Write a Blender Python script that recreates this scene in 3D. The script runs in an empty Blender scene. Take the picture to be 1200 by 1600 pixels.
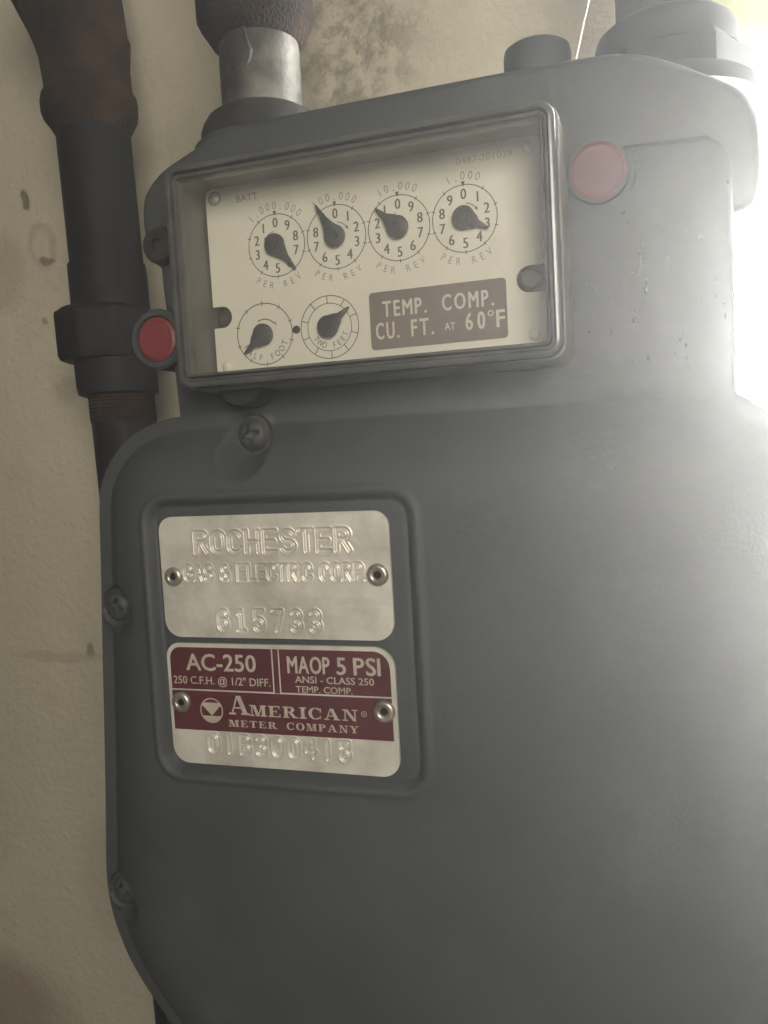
import bpy, math, random
import numpy as np
from mathutils import Matrix, Vector, noise as mnoise

random.seed(7)
S = bpy.context.scene
COL = S.collection
MM = 0.001

# ------------------------------------------------------------------ camera
cd = bpy.data.cameras.new('camera')
cd.sensor_fit = 'VERTICAL'
cd.sensor_height = 24.0
cd.lens = 19.5
cd.clip_start = 0.01
cd.clip_end = 50
cam = bpy.data.objects.new('camera', cd)
COL.objects.link(cam)
right = Vector((0.9496368, 0.3083781, -0.0556136))
down = Vector((-0.0298596, -0.0876166, -0.9957067))
fwd = Vector((-0.3119268, 0.9472203, -0.0739958))
cam.matrix_world = Matrix(((right.x, -down.x, -fwd.x, 0.06499),
                           (right.y, -down.y, -fwd.y, -0.25936),
                           (right.z, -down.z, -fwd.z, -0.03690),
                           (0, 0, 0, 1)))
S.camera = cam

# ------------------------------------------------------------------ world, lamp, exposure
W = bpy.data.worlds.new('World')
S.world = W
W.use_nodes = True
bg = W.node_tree.nodes['Background']
bg.inputs['Color'].default_value = (1.0, 0.93, 0.82, 1)
bg.inputs['Strength'].default_value = 0.07

ld = bpy.data.lights.new('room_lamp', 'AREA')
ld.shape = 'DISK'
ld.size = 0.30
ld.energy = 5.0
ld.color = (1.0, 0.93, 0.82)
lamp = bpy.data.objects.new('room_lamp', ld)
COL.objects.link(lamp)
lamp.location = (0.24, -0.58, 0.12)
lamp.rotation_euler = (Vector((-0.08, 0.0, 0.0)) - lamp.location).to_track_quat('-Z', 'Y').to_euler()

S.view_settings.view_transform = 'Standard'
S.view_settings.look = 'None'
S.view_settings.exposure = 0
S.view_settings.gamma = 1
S.render.engine = 'CYCLES'
c = S.cycles
c.use_denoising = True
c.max_bounces = 8
c.diffuse_bounces = 3
c.glossy_bounces = 3
c.transmission_bounces = 4
c.transparent_max_bounces = 12
c.volume_bounces = 0
c.caustics_reflective = False
c.caustics_refractive = False
c.sample_clamp_indirect = 4.0

SKY_STRENGTH = 115.0
GLARE_DENSITY = 0.20
GLARE_G = 0.74

# ------------------------------------------------------------------ materials
def nodes_of(name):
    m = bpy.data.materials.new(name)
    m.use_nodes = True
    nt = m.node_tree
    return m, nt, nt.nodes['Principled BSDF']

def N(nt, typ, **kw):
    n = nt.nodes.new(typ)
    for k, v in kw.items():
        setattr(n, k, v)
    return n

def ramp(nt, src, stops):
    r = N(nt, 'ShaderNodeValToRGB')
    cr = r.color_ramp
    while len(cr.elements) < len(stops):
        cr.elements.new(0.5)
    for e, (p, col) in zip(cr.elements, stops):
        e.position = p
        e.color = col if len(col) == 4 else (*col, 1)
    nt.links.new(src, r.inputs[0])
    return r

def noise_tex(nt, scale, detail=4, rough=0.55, coord='Object', vec=None):
    t = N(nt, 'ShaderNodeTexNoise')
    t.inputs['Scale'].default_value = scale
    t.inputs['Detail'].default_value = detail
    t.inputs['Roughness'].default_value = rough
    if vec is None:
        tc = N(nt, 'ShaderNodeTexCoord')
        vec = tc.outputs[coord]
    nt.links.new(vec, t.inputs['Vector'])
    return t

def bump(nt, b, src, strength, dist):
    n = N(nt, 'ShaderNodeBump')
    n.inputs['Strength'].default_value = strength
    n.inputs['Distance'].default_value = dist
    nt.links.new(src, n.inputs['Height'])
    nt.links.new(n.outputs[0], b.inputs['Normal'])
    return n

def mix_rgb(nt, fac, a, bcol):
    m = N(nt, 'ShaderNodeMix', data_type='RGBA')
    for inp, v in ((m.inputs[0], fac), (m.inputs[6], a), (m.inputs[7], bcol)):
        if isinstance(v, (int, float)):
            inp.default_value = v
        elif isinstance(v, tuple):
            inp.default_value = v if len(v) == 4 else (*v, 1)
        else:
            nt.links.new(v, inp)
    return m.outputs[2]

def speckled(name, base, dark, scale, rough, metallic=0.0, bump_s=0.15, bump_d=0.0004, detail=5, lo=0.35, hi=0.7, spec=0.5):
    m, nt, b = nodes_of(name)
    t = noise_tex(nt, scale, detail)
    r = ramp(nt, t.outputs['Fac'], [(lo, dark), (hi, base)])
    nt.links.new(r.outputs[0], b.inputs['Base Color'])
    b.inputs['Roughness'].default_value = rough
    b.inputs['Metallic'].default_value = metallic
    b.inputs['Specular IOR Level'].default_value = spec
    t2 = noise_tex(nt, scale * 9, 3)
    bump(nt, b, t2.outputs['Fac'], bump_s, bump_d)
    return m

def paint_mat(name, base, rough=0.55):
    # satin enamel over a casting: faint orange peel, scuffs, tiny pale chips
    m, nt, b = nodes_of(name)
    big = noise_tex(nt, 16, 5)
    r = ramp(nt, big.outputs['Fac'], [(0.3, tuple(x * 0.82 for x in base)), (0.7, tuple(x * 1.1 for x in base))])
    dust = noise_tex(nt, 60, 6, 0.7)
    dm = ramp(nt, dust.outputs['Fac'], [(0.55, (0, 0, 0)), (0.85, (0.12, 0.12, 0.12))])
    c1 = mix_rgb(nt, dm.outputs[0], r.outputs[0], (0.20, 0.19, 0.17))
    c2 = c1
    nt.links.new(c2, b.inputs['Base Color'])
    rr = ramp(nt, dust.outputs['Fac'], [(0.3, (rough - .06,) * 3), (0.8, (rough + .2,) * 3)])
    nt.links.new(rr.outputs[0], b.inputs['Roughness'])
    b.inputs['Specular IOR Level'].default_value = 0.35
    peel = noise_tex(nt, 900, 3)
    bump(nt, b, peel.outputs['Fac'], 0.3, 0.0004)
    return m

M = {}
M['paint'] = paint_mat('grey_enamel', (0.044, 0.0475, 0.048))
M['paint_dark'] = paint_mat('grey_enamel_darker', (0.040, 0.043, 0.0435), 0.5)  # slightly darker grey for screws, flange, body, hub and top casting
M['paint_gloss'] = paint_mat('grey_enamel_runs', (0.075, 0.078, 0.077), 0.22)
M['gasket'] = speckled('rusty_seam', (0.075, 0.055, 0.04), (0.03, 0.024, 0.02), 90, 0.8)
M['bezel'] = speckled('smoky_plastic', (0.075, 0.073, 0.067), (0.05, 0.049, 0.045), 120, 0.22, bump_s=0.05)
M['housing'] = speckled('housing_grey', (0.115, 0.108, 0.098), (0.09, 0.086, 0.078), 60, 0.5)
M['dial_face'] = speckled('dial_card', (0.70, 0.675, 0.60), (0.64, 0.615, 0.54), 45, 0.55, bump_s=0.03)
M['ink'] = speckled('printing_ink', (0.10, 0.095, 0.085), (0.05, 0.048, 0.045), 800, 0.6, bump_s=0.0)
M['ink_faint'] = speckled('worn_printing_ink', (0.33, 0.31, 0.26), (0.20, 0.19, 0.16), 900, 0.6, bump_s=0.0)
M['ink_pale'] = speckled('faded_printing_ink', (0.48, 0.45, 0.39), (0.34, 0.32, 0.28), 900, 0.6, bump_s=0.0)
M['label_brown'] = speckled('brown_label', (0.135, 0.102, 0.094), (0.11, 0.082, 0.076), 300, 0.5, bump_s=0.03)
M['label_white'] = speckled('label_lettering', (0.62, 0.57, 0.50), (0.50, 0.46, 0.40), 700, 0.55, bump_s=0.0)
M['needle'] = speckled('needle_plastic', (0.028, 0.034, 0.042), (0.018, 0.02, 0.024), 200, 0.4, bump_s=0.05)
M['dark_metal'] = speckled('dark_metal', (0.06, 0.056, 0.05), (0.03, 0.028, 0.025), 160, 0.4, metallic=0.5)
M['red_plastic'] = speckled('red_seal_plastic', (0.17, 0.024, 0.026), (0.13, 0.018, 0.02), 120, 0.5)
M['red_washed'] = speckled('glare_washed_seal_plastic', (0.105, 0.040, 0.042), (0.085, 0.034, 0.036), 120, 0.6)  # red muted in colour to carry the glare over the right plug
M['red_print'] = speckled('maroon_print', (0.085, 0.016, 0.02), (0.06, 0.012, 0.015), 80, 0.42, bump_s=0.04)
M['rust'] = speckled('rusty_iron', (0.060, 0.035, 0.022), (0.012, 0.009, 0.008), 55, 0.9, spec=0.2, bump_s=0.9, bump_d=0.002, detail=8)
M['rust_pale'] = speckled('flaking_rust', (0.13, 0.10, 0.072), (0.035, 0.022, 0.014), 160, 0.9, bump_s=0.8, bump_d=0.001, detail=8, spec=0.2)
M['black_pipe'] = speckled('black_iron_pipe', (0.013, 0.011, 0.010), (0.006, 0.0055, 0.006), 24, 0.65, spec=0.25, bump_s=0.3, bump_d=0.0006)
M['galv'] = speckled('galvanized_steel', (0.135, 0.125, 0.105), (0.035, 0.032, 0.027), 42, 0.55, metallic=0.3, lo=.42, hi=.6, bump_s=0.5, bump_d=0.0008, detail=8)
M['outlet_iron'] = speckled('dull_grey_iron', (0.020, 0.021, 0.022), (0.013, 0.013, 0.014), 60, 0.8, bump_s=0.2, spec=0.15)
M['collar_iron'] = speckled('brownish_grey_iron', (0.036, 0.034, 0.030), (0.018, 0.016, 0.014), 60, 0.7, bump_s=0.4, bump_d=0.0008, spec=0.25)
M['rust_dark'] = speckled('dark_rusty_iron', (0.036, 0.024, 0.016), (0.010, 0.008, 0.007), 70, 0.9, bump_s=0.8, bump_d=0.0016, detail=8, spec=0.15)
M['drip'] = speckled('pipe_compound', (0.022, 0.017, 0.013), (0.012, 0.010, 0.008), 120, 0.7)
M['hole'] = speckled('hole_shade_black', (0.012, 0.011, 0.010), (0.008, 0.008, 0.008), 100, 0.9, bump_s=0.0, spec=0.1)
M['string'] = speckled('pale_wire', (0.72, 0.68, 0.60), (0.55, 0.52, 0.46), 300, 0.5, bump_s=0.1)
M['vinyl'] = speckled('white_frame_paint', (0.72, 0.71, 0.67), (0.60, 0.59, 0.55), 20, 0.5)

def plate_mat():
    m, nt, b = nodes_of('stamped_aluminium')
    tc = N(nt, 'ShaderNodeTexCoord')
    mp = N(nt, 'ShaderNodeMapping')
    mp.inputs['Scale'].default_value = (20, 20, 900)
    nt.links.new(tc.outputs['Object'], mp.inputs[0])
    br = noise_tex(nt, 1.0, 4, 0.6, vec=mp.outputs[0])
    dirt = noise_tex(nt, 55, 6, 0.65)
    r = ramp(nt, dirt.outputs['Fac'], [(0.3, (0.46, 0.435, 0.375)), (0.62, (0.72, 0.69, 0.61))])
    nt.links.new(r.outputs[0], b.inputs['Base Color'])
    b.inputs['Metallic'].default_value = 0.45
    rr = ramp(nt, br.outputs['Fac'], [(0.3, (0.34,) * 3), (0.7, (0.46,) * 3)])
    nt.links.new(rr.outputs[0], b.inputs['Roughness'])
    bump(nt, b, br.outputs['Fac'], 0.05, 0.0002)
    return m
M['plate'] = plate_mat()
M['plate_print'] = speckled('bare_aluminium_lettering', (0.50, 0.44, 0.36), (0.40, 0.35, 0.29), 300, 0.45, metallic=0.3, bump_s=0.0)
M['rivet'] = speckled('steel_rivet', (0.50, 0.46, 0.38), (0.22, 0.20, 0.16), 150, 0.35, metallic=0.75)

def glass_mat(name, tint, dust=0.05, gloss=0.06):
    m, nt, b = nodes_of(name)
    out = nt.nodes['Material Output']
    nt.nodes.remove(b)
    tr = N(nt, 'ShaderNodeBsdfTransparent')
    tr.inputs[0].default_value = (*tint, 1)
    gl = N(nt, 'ShaderNodeBsdfGlossy')
    gl.inputs['Roughness'].default_value = 0.06
    df = N(nt, 'ShaderNodeBsdfDiffuse')
    df.inputs[0].default_value = (0.55, 0.52, 0.45, 1)
    m1 = N(nt, 'ShaderNodeMixShader')
    m1.inputs[0].default_value = gloss
    nt.links.new(tr.outputs[0], m1.inputs[1])
    nt.links.new(gl.outputs[0], m1.inputs[2])
    sm = noise_tex(nt, 45, 6, 0.7)
    r = ramp(nt, sm.outputs['Fac'], [(0.35, (dust * .4,) * 3), (0.8, (dust * 1.8,) * 3)])
    m2 = N(nt, 'ShaderNodeMixShader')
    nt.links.new(r.outputs[0], m2.inputs[0])
    nt.links.new(m1.outputs[0], m2.inputs[1])
    nt.links.new(df.outputs[0], m2.inputs[2])
    nt.links.new(m2.outputs[0], out.inputs[0])
    return m
M['index_glass'] = glass_mat('dusty_clear_cover', (0.97, 0.97, 0.95), 0.05, 0.05)
M['pane'] = glass_mat('window_glass', (0.98, 0.99, 0.98), 0.01, 0.05)

def wall_mat():
    m, nt, b = nodes_of('old_painted_plaster')
    tc = N(nt, 'ShaderNodeTexCoord')
    P = tc.outputs['Object']
    big = noise_tex(nt, 5, 6, 0.6, vec=P)
    base = ramp(nt, big.outputs['Fac'], [(0.3, (0.48, 0.43, 0.32)), (0.7, (0.56, 0.51, 0.395))])
    blot = noise_tex(nt, 17, 7, 0.68, vec=P)
    bm = ramp(nt, blot.outputs['Fac'], [(0.54, (0, 0, 0)), (0.76, (0.4,) * 3)])
    col = mix_rgb(nt, bm.outputs[0], base.outputs[0], (0.36, 0.315, 0.225))
    # marks with shapes of their own (scuffs, chips, a flaking patch) and the meter's shadow, painted in
    wob = noise_tex(nt, 60, 4, 0.6, vec=P)
    def spot(x, z, rx, rz, inner=0.0, w=0.35, warp=0.006):
        ws = N(nt, 'ShaderNodeVectorMath', operation='SCALE')
        nt.links.new(wob.outputs['Color'], ws.inputs[0])
        ws.inputs['Scale'].default_value = warp * 2
        a = N(nt, 'ShaderNodeVectorMath', operation='ADD')
        nt.links.new(P, a.inputs[0])
        nt.links.new(ws.outputs[0], a.inputs[1])
        s = N(nt, 'ShaderNodeVectorMath', operation='SUBTRACT')
        nt.links.new(a.outputs[0], s.inputs[0])
        s.inputs[1].default_value = (x + warp, 0.185 + warp, z + warp)
        d = N(nt, 'ShaderNodeVectorMath', operation='MULTIPLY')
        nt.links.new(s.outputs[0], d.inputs[0])
        d.inputs[1].default_value = (1 / rx, 0, 1 / rz)
        l = N(nt, 'ShaderNodeVectorMath', operation='LENGTH')
        nt.links.new(d.outputs[0], l.inputs[0])
        if inner:
            r = ramp(nt, l.outputs['Value'], [(inner - w, (0, 0, 0)), (inner, (1, 1, 1)), (min(1, inner + w * .6), (0, 0, 0))])
        else:
            r = ramp(nt, l.outputs['Value'], [(max(0, 1 - w), (1, 1, 1)), (1.0, (0, 0, 0))])
        return r.outputs[0]
    def amount(src, k):
        mth = N(nt, 'ShaderNodeMath', operation='MULTIPLY')
        nt.links.new(src, mth.inputs[0])
        mth.inputs[1].default_value = k
        return mth.outputs[0]
    for (x, z, rx, rz, inner, k, colr) in [
            (-.3083, .1327, .004, .009, 0, .8, (.13, .11, .075)),
            (-.298, .103, .013, .017, .75, .28, (.16, .135, .09)),
            (-.296, .094, .008, .003, 0, .7, (.14, .12, .08)),
            (-.300, .0577, .003, .003, 0, .6, (.16, .135, .09)),
            (-.331, .09, .022, .03, 0, .28, (.20, .185, .11)),
            (-.288, .012, .014, .010, 0, .25, (.22, .19, .125)),
            (-.2873, -.155, .0035, .007, 0, .7, (.17, .145, .09)),
            (-.310, -.160, .045, .004, 0, .3, (.25, .215, .15)),
            (-.285, -.31, .03, .05, 0, .2, (.25, .215, .15)),
            (-.43, -.41, .12, .05, 0, .55, (.22, .165, .12)),
            (-.20, .105, .075, .066, 0, .55, (.29, .285, .20))]:  # meter's cast shadow, painted grey-green on the wall
        mk = spot(x, z, rx, rz, inner)
        col = mix_rgb(nt, amount(mk, k), col, colr)
    patch = spot(-.085, .185, .05, .075, 0, .6, .012)
    flake = noise_tex(nt, 95, 7, 0.7, vec=P)
    fl = ramp(nt, flake.outputs['Fac'], [(0.45, (0, 0, 0)), (0.60, (1, 1, 1))])
    pf = N(nt, 'ShaderNodeMath', operation='MULTIPLY')
    nt.links.new(patch, pf.inputs[0])
    nt.links.new(fl.outputs[0], pf.inputs[1])
    col = mix_rgb(nt, amount(pf.outputs[0], .85), col, (.25, .22, .155))
    nt.links.new(col, b.inputs['Base Color'])
    b.inputs['Roughness'].default_value = 0.75
    b.inputs['Specular IOR Level'].default_value = 0.25
    fine = noise_tex(nt, 210, 6, 0.65, vec=P)
    add = N(nt, 'ShaderNodeMath', operation='MULTIPLY_ADD')
    nt.links.new(pf.outputs[0], add.inputs[0])
    add.inputs[1].default_value = 1.5
    nt.links.new(fine.outputs['Fac'], add.inputs[2])
    add2 = N(nt, 'ShaderNodeMath', operation='MULTIPLY_ADD')
    nt.links.new(big.outputs['Fac'], add2.inputs[0])
    add2.inputs[1].default_value = 4.0
    nt.links.new(add.outputs[0], add2.inputs[2])
    bump(nt, b, add2.outputs[0], 0.55, 0.0022)
    return m
M['wall'] = wall_mat()

def emit_mat(name, col, strength):
    m, nt, b = nodes_of(name)
    out = nt.nodes['Material Output']
    nt.nodes.remove(b)
    e = N(nt, 'ShaderNodeEmission')
    e.inputs[0].default_value = (*col, 1)
    e.inputs[1].default_value = strength
    nt.links.new(e.outputs[0], out.inputs[0])
    return m
M['sky'] = emit_mat('bright_daylight', (1.0, 0.99, 0.98), SKY_STRENGTH)

def backlit_mat(name, front, lo, hi):
    m, nt, b = nodes_of(name)
    out = nt.nodes['Material Output']
    b.inputs['Base Color'].default_value = (*front, 1)
    b.inputs['Roughness'].default_value = 0.6
    t = noise_tex(nt, 6, 3)
    r = ramp(nt, t.outputs['Fac'], [(0.35, lo), (0.65, hi)])
    tr = N(nt, 'ShaderNodeBsdfTranslucent')
    nt.links.new(r.outputs[0], tr.inputs[0])
    ad = N(nt, 'ShaderNodeAddShader')
    nt.links.new(b.outputs[0], ad.inputs[0])
    nt.links.new(tr.outputs[0], ad.inputs[1])
    nt.links.new(ad.outputs[0], out.inputs[0])
    return m
M['leaf'] = backlit_mat('yellow_view_slat', (0.06, 0.07, 0.01), (0.0042, 0.0042, 0.0002), (0.0060, 0.0055, 0.0003))
M['slat'] = backlit_mat('grey_view_slat', (0.05, 0.06, 0.035), (0.0008, 0.0009, 0.0005), (0.001, 0.0011, 0.0006))

# ------------------------------------------------------------------ mesh helpers (all lengths in millimetres)
ORIGIN = {}

def origin_of(o):
    while o is not None:
        if o.name in ORIGIN:
            return ORIGIN[o.name]
        o = o.parent
    return Vector((0, 0, 0))

def obj(name, verts, faces, mat, parent=None, smooth=None, at=None):
    """one mesh object; verts in world mm (or local mm when at= is given, in world mm)"""
    me = bpy.data.meshes.new(name)
    v = np.asarray(verts, float) * MM
    o = bpy.data.objects.new(name, me)
    org = origin_of(parent) if parent is not None else Vector((0, 0, 0))
    if at is None:
        v = v - np.array(org)
    me.from_pydata(v.tolist(), [], [list(map(int, f)) for f in faces])
    me.materials.append(mat)
    COL.objects.link(o)
    o.parent = parent
    if at is not None:
        o.location = Vector(at) * MM - org
    me.validate()
    if smooth:
        me.polygons.foreach_set('use_smooth', [True] * len(me.polygons))
        me.set_sharp_from_angle(angle=math.radians(smooth))
    me.update()
    return o

def thing(name, label, cat, loc):
    o = bpy.data.objects.new(name, None)
    COL.objects.link(o)
    o.empty_display_size = 0.02
    o.location = Vector(loc) * MM
    ORIGIN[o.name] = Vector(loc) * MM
    o['label'] = label
    o['category'] = cat
    return o

class MB:
    def __init__(self):
        self.v, self.f = [], []
    def add(self, v, f):
        n = len(self.v)
        self.v += [tuple(p) for p in v]
        self.f += [[i + n for i in q] for q in f]
        return self
    def build(self, name, mat, parent=None, smooth=None, at=None):
        return obj(name, self.v, self.f, mat, parent, smooth, at)

def box(x0, x1, y0, y1, z0, z1):
    v = [(x, y, z) for x in (x0, x1) for y in (y0, y1) for z in (z0, z1)]
    f = [(0, 1, 3, 2), (4, 6, 7, 5), (0, 4, 5, 1), (2, 3, 7, 6), (0, 2, 6, 4), (1, 5, 7, 3)]
    return v, f

def rrect(x0, x1, z0, z1, r, n=8):
    """rounded rectangle outline in XZ, counter-clockwise seen from the front (-Y)"""
    if not isinstance(r, (tuple, list)):
        r = (r,) * 4
    pts = []
    for (cx, cz, a0, q) in ((x1, z1, 0, r[0]), (x0, z1, 90, r[1]), (x0, z0, 180, r[2]), (x1, z0, 270, r[3])):
        sx = -1 if cx == x1 else 1
        sz = -1 if cz == z1 else 1
        for k in range(n + 1):
            a = math.radians(a0 + 90 * k / n)
            pts.append((cx + sx * q + q * math.cos(a), cz + sz * q + q * math.sin(a)))
    return pts

def circle(cx, cz, r, n=48):
    return [(cx + r * math.cos(2 * math.pi * k / n), cz + r * math.sin(2 * math.pi * k / n)) for k in range(n)]

def offset(poly, d):
    """move a CCW outline inward by d"""
    p = np.asarray(poly, float)
    t = np.roll(p, -1, 0) - np.roll(p, 1, 0)
    t /= np.maximum(np.linalg.norm(t, axis=1, keepdims=True), 1e-9)
    nrm = np.c_[-t[:, 1], t[:, 0]]
    return (p + nrm * d).tolist()

def loft(rings, cap0=False, cap1=False):
    n = len(rings[0])
    v = [q for r in rings for q in r]
    f = []
    for i in range(len(rings) - 1):
        for k in range(n):
            a, b_ = i * n + k, i * n + (k + 1) % n
            f.append((a, b_, b_ + n, a + n))
    if cap0:
        f.append(list(range(n))[::-1])
    if cap1:
        f.append([(len(rings) - 1) * n + k for k in range(n)])
    return v, f

def prism(poly, y0, y1, bev=0.0, steps=3):
    """solid with its front (rounded by bev) at y0 and its back at y1"""
    rings = [[(x, y1, z) for x, z in poly]]
    if bev > 0:
        for k in range(steps + 1):
            a = math.pi / 2 * k / steps
            d = bev * (1 - math.cos(a))
            y = y0 + bev * (1 - math.sin(a))
            rings.append([(x, y, z) for x, z in offset(poly, d)])
    else:
        rings.append([(x, y0, z) for x, z in poly])
    return loft(rings, True, True)

def ring_flat(outer, inner, y):
    n = len(outer)
    v = [(x, y, z) for x, z in outer] + [(x, y, z) for x, z in inner]
    return v, [(k, (k + 1) % n, n + (k + 1) % n, n + k) for k in range(n)]

def lathe_z(profile, ax, ay, n=64, lean=0.0, z_ref=0.0, facets=None, wob=0.0, seed=0):
    """profile [(r, z)] turned about the vertical through (ax, ay); the axis may lean in x"""
    rings = []
    for i, (r, z) in enumerate(profile):
        ring = []
        for k in range(n):
            a = 2 * math.pi * k / n
            rr = r
            if facets and facets[i]:
                s = 2 * math.pi / facets[i]
                rr = r * math.cos(s / 2) / math.cos((a % s) - s / 2)
                rr = min(rr, r * 0.985)
            if wob:
                rr += wob * mnoise.noise(Vector((math.cos(a) * 1.7 + seed, math.sin(a) * 1.7, z * .12)))
            ring.append((ax + lean * (z_ref - z) + rr * math.cos(a), ay + rr * math.sin(a), z))
        rings.append(ring)
    return loft(rings, True, True)

def lathe_y(profile, cx, cz, n=48, close=True):
    """profile [(r, y)] turned about an axis running along Y"""
    rings = [[(cx + r * math.cos(2 * math.pi * k / n), y, cz + r * math.sin(2 * math.pi * k / n)) for k in range(n)] for r, y in profile]
    return loft(rings, close, close)

def tube(pts, radii, n=24):
    rings = []
    P = [Vector(p) for p in pts]
    for i, p in enumerate(P):
        t = (P[min(i + 1, len(P) - 1)] - P[max(i - 1, 0)]).normalized()
        u = t.cross(Vector((0, 1, 0)))
        if u.length < 1e-3:
            u = t.cross(Vector((1, 0, 0)))
        u.normalize()
        w = t.cross(u)
        r = radii[i] if isinstance(radii, (list, tuple)) else radii
        rings.append([tuple(p + u * (r * math.cos(2 * math.pi * k / n)) + w * (r * math.sin(2 * math.pi * k / n))) for k in range(n)])
    return loft(rings, True, True)

def seg_dist(X, Z, segs):
    D = np.full(X.shape, 1e9)
    for (x0, z0), (x1, z1) in segs:
        dx, dz = x1 - x0, z1 - z0
        L = dx * dx + dz * dz
        t = np.clip(((X - x0) * dx + (Z - z0) * dz) / max(L, 1e-9), 0, 1)
        D = np.minimum(D, np.hypot(X - x0 - t * dx, Z - z0 - t * dz))
    return D

def poly_sd(X, Z, poly):
    """distance to the outline, positive inside"""
    p = np.asarray(poly, float)
    q = np.roll(p, -1, 0)
    D = seg_dist(X, Z, list(zip(map(tuple, p), map(tuple, q))))
    inside = np.zeros(X.shape, bool)
    for (x0, z0), (x1, z1) in zip(p, q):
        if z0 == z1:
            continue
        cnd = ((z0 > Z) != (z1 > Z)) & (X < (x1 - x0) * (Z - z0) / (z1 - z0) + x0)
        inside ^= cnd
    return np.where(inside, D, -D)

def heightfield(poly, xs, zs, yfun, y_back):
    """a relief panel: grid trimmed to an outline, its rim snapped to the outline, with a skirt back to y_back"""
    X, Z = np.meshgrid(xs, zs)
    cx, cz = (X[:-1, :-1] + X[1:, 1:]) / 2, (Z[:-1, :-1] + Z[1:, 1:]) / 2
    keep = poly_sd(cx, cz, poly) > 0
    ny, nx = X.shape
    used = np.zeros(X.shape, bool)
    full = np.ones(X.shape, bool)
    for dj in (0, 1):
        for di in (0, 1):
            used[dj:ny - 1 + dj, di:nx - 1 + di] |= keep
            full[dj:ny - 1 + dj, di:nx - 1 + di] &= keep
    full[0, :] = full[-1, :] = False
    full[:, 0] = full[:, -1] = False
    rim = used & ~full
    p = np.asarray(poly, float)
    q = np.roll(p, -1, 0)
    for j, i in zip(*np.nonzero(rim)):
        x, z = X[j, i], Z[j, i]
        d = q - p
        t = np.clip(((x - p[:, 0]) * d[:, 0] + (z - p[:, 1]) * d[:, 1]) / np.maximum((d ** 2).sum(1), 1e-9), 0, 1)
        c_ = p + d * t[:, None]
        k = np.argmin((c_[:, 0] - x) ** 2 + (c_[:, 1] - z) ** 2)
        X[j, i], Z[j, i] = c_[k]
    Y = yfun(X, Z)
    idx = -np.ones(X.shape, int)
    idx[used] = np.arange(used.sum())
    V = np.c_[X[used], Y[used], Z[used]].tolist()
    jj, ii = np.nonzero(keep)
    F = np.c_[idx[jj, ii], idx[jj, ii + 1], idx[jj + 1, ii + 1], idx[jj + 1, ii]].tolist()
    edges = {}
    for f in F:
        for a, b_ in zip(f, f[1:] + f[:1]):
            if (b_, a) in edges:
                del edges[(b_, a)]
            else:
                edges[(a, b_)] = 1
    back = {}
    for a, b_ in list(edges):
        for k in (a, b_):
            if k not in back:
                back[k] = len(V)
                V.append([V[k][0], y_back, V[k][2]])
        F.append([b_, a, back[a], back[b_]])
    return V, F

def smooth01(t):
    t = np.clip(t, 0, 1)
    return t * t * (3 - 2 * t)

def chaikin(p, n=2):
    for _ in range(n):
        q = []
        for a, b_ in zip(p, p[1:] + p[:1]):
            q += [(a[0] * .75 + b_[0] * .25, a[1] * .75 + b_[1] * .25), (a[0] * .25 + b_[0] * .75, a[1] * .25 + b_[1] * .75)]
        p = q
    return p

# ------------------------------------------------------------------ printed lettering
_cache = {}
def flat_text(s, weight=0.0):
    """(verts, faces, width, cap height) of a string set in Blender's own font, left edge and baseline at 0"""
    key = (s, weight)
    if key not in _cache:
        cu = bpy.data.curves.new('lettering', 'FONT')
        cu.body = s
        cu.size = 1.0
        cu.offset = weight
        cu.resolution_u = 3
        o = bpy.data.objects.new('lettering', cu)
        COL.objects.link(o)
        dg = bpy.context.evaluated_depsgraph_get()
        dg.update()
        me = bpy.data.meshes.new_from_object(o.evaluated_get(dg))
        v = np.array([q.co[:2] for q in me.vertices]) if len(me.vertices) else np.zeros((0, 2))
        f = [list(q.vertices) for q in me.polygons]
        bpy.data.meshes.remove(me)
        bpy.data.objects.remove(o)
        bpy.data.curves.remove(cu)
        _cache[key] = (v, f)
    v, f = _cache[key]
    return v.copy(), f

CAP = None
def cap_height():
    global CAP
    if CAP is None:
        v, _ = flat_text('H')
        CAP = v[:, 1].max()
    return CAP

def text_in(mb, s, x0, x1, z0, z1, y, weight=0.0, shear=0.0):
    """fit a line of text between x0..x1 with its capitals between z0..z1"""
    v, f = flat_text(s)
    w0, w1 = v[:, 0].min(), v[:, 0].max()
    k = (z1 - z0) / cap_height()
    xs = x0 + (v[:, 0] - w0) * (x1 - x0) / (w1 - w0)
    zs = z0 + v[:, 1] * k
    if weight:
        for i, (dx, dz) in enumerate(((-1, 0), (1, 0), (0, .7), (0, -.7), (-.7, -.5), (.7, .5))):
            mb.add(np.c_[xs + dx * weight, np.full(len(xs), y - .003 * i), zs + dz * weight], f)
    else:
        mb.add(np.c_[xs, np.full(len(xs), y), zs], f)

def text_track(mb, s, x0, x1, z0, z1, y, weight=0.0, fill=0.72):
    """condensed letters set apart: glyph widths take up fill of the line, gaps the rest"""
    ws = []
    for ch in s:
        v, f = flat_text(ch)
        ws.append((v[:, 0].min(), v[:, 0].max()))
    k = fill * (x1 - x0) / sum(b_ - a for a, b_ in ws)
    gap = (1 - fill) * (x1 - x0) / max(1, len(s) - 1)
    x = x0
    for ch, (a, b_) in zip(s, ws):
        text_in(mb, ch, x, x + (b_ - a) * k, z0, z1, y, weight)
        x += (b_ - a) * k + gap

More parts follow.
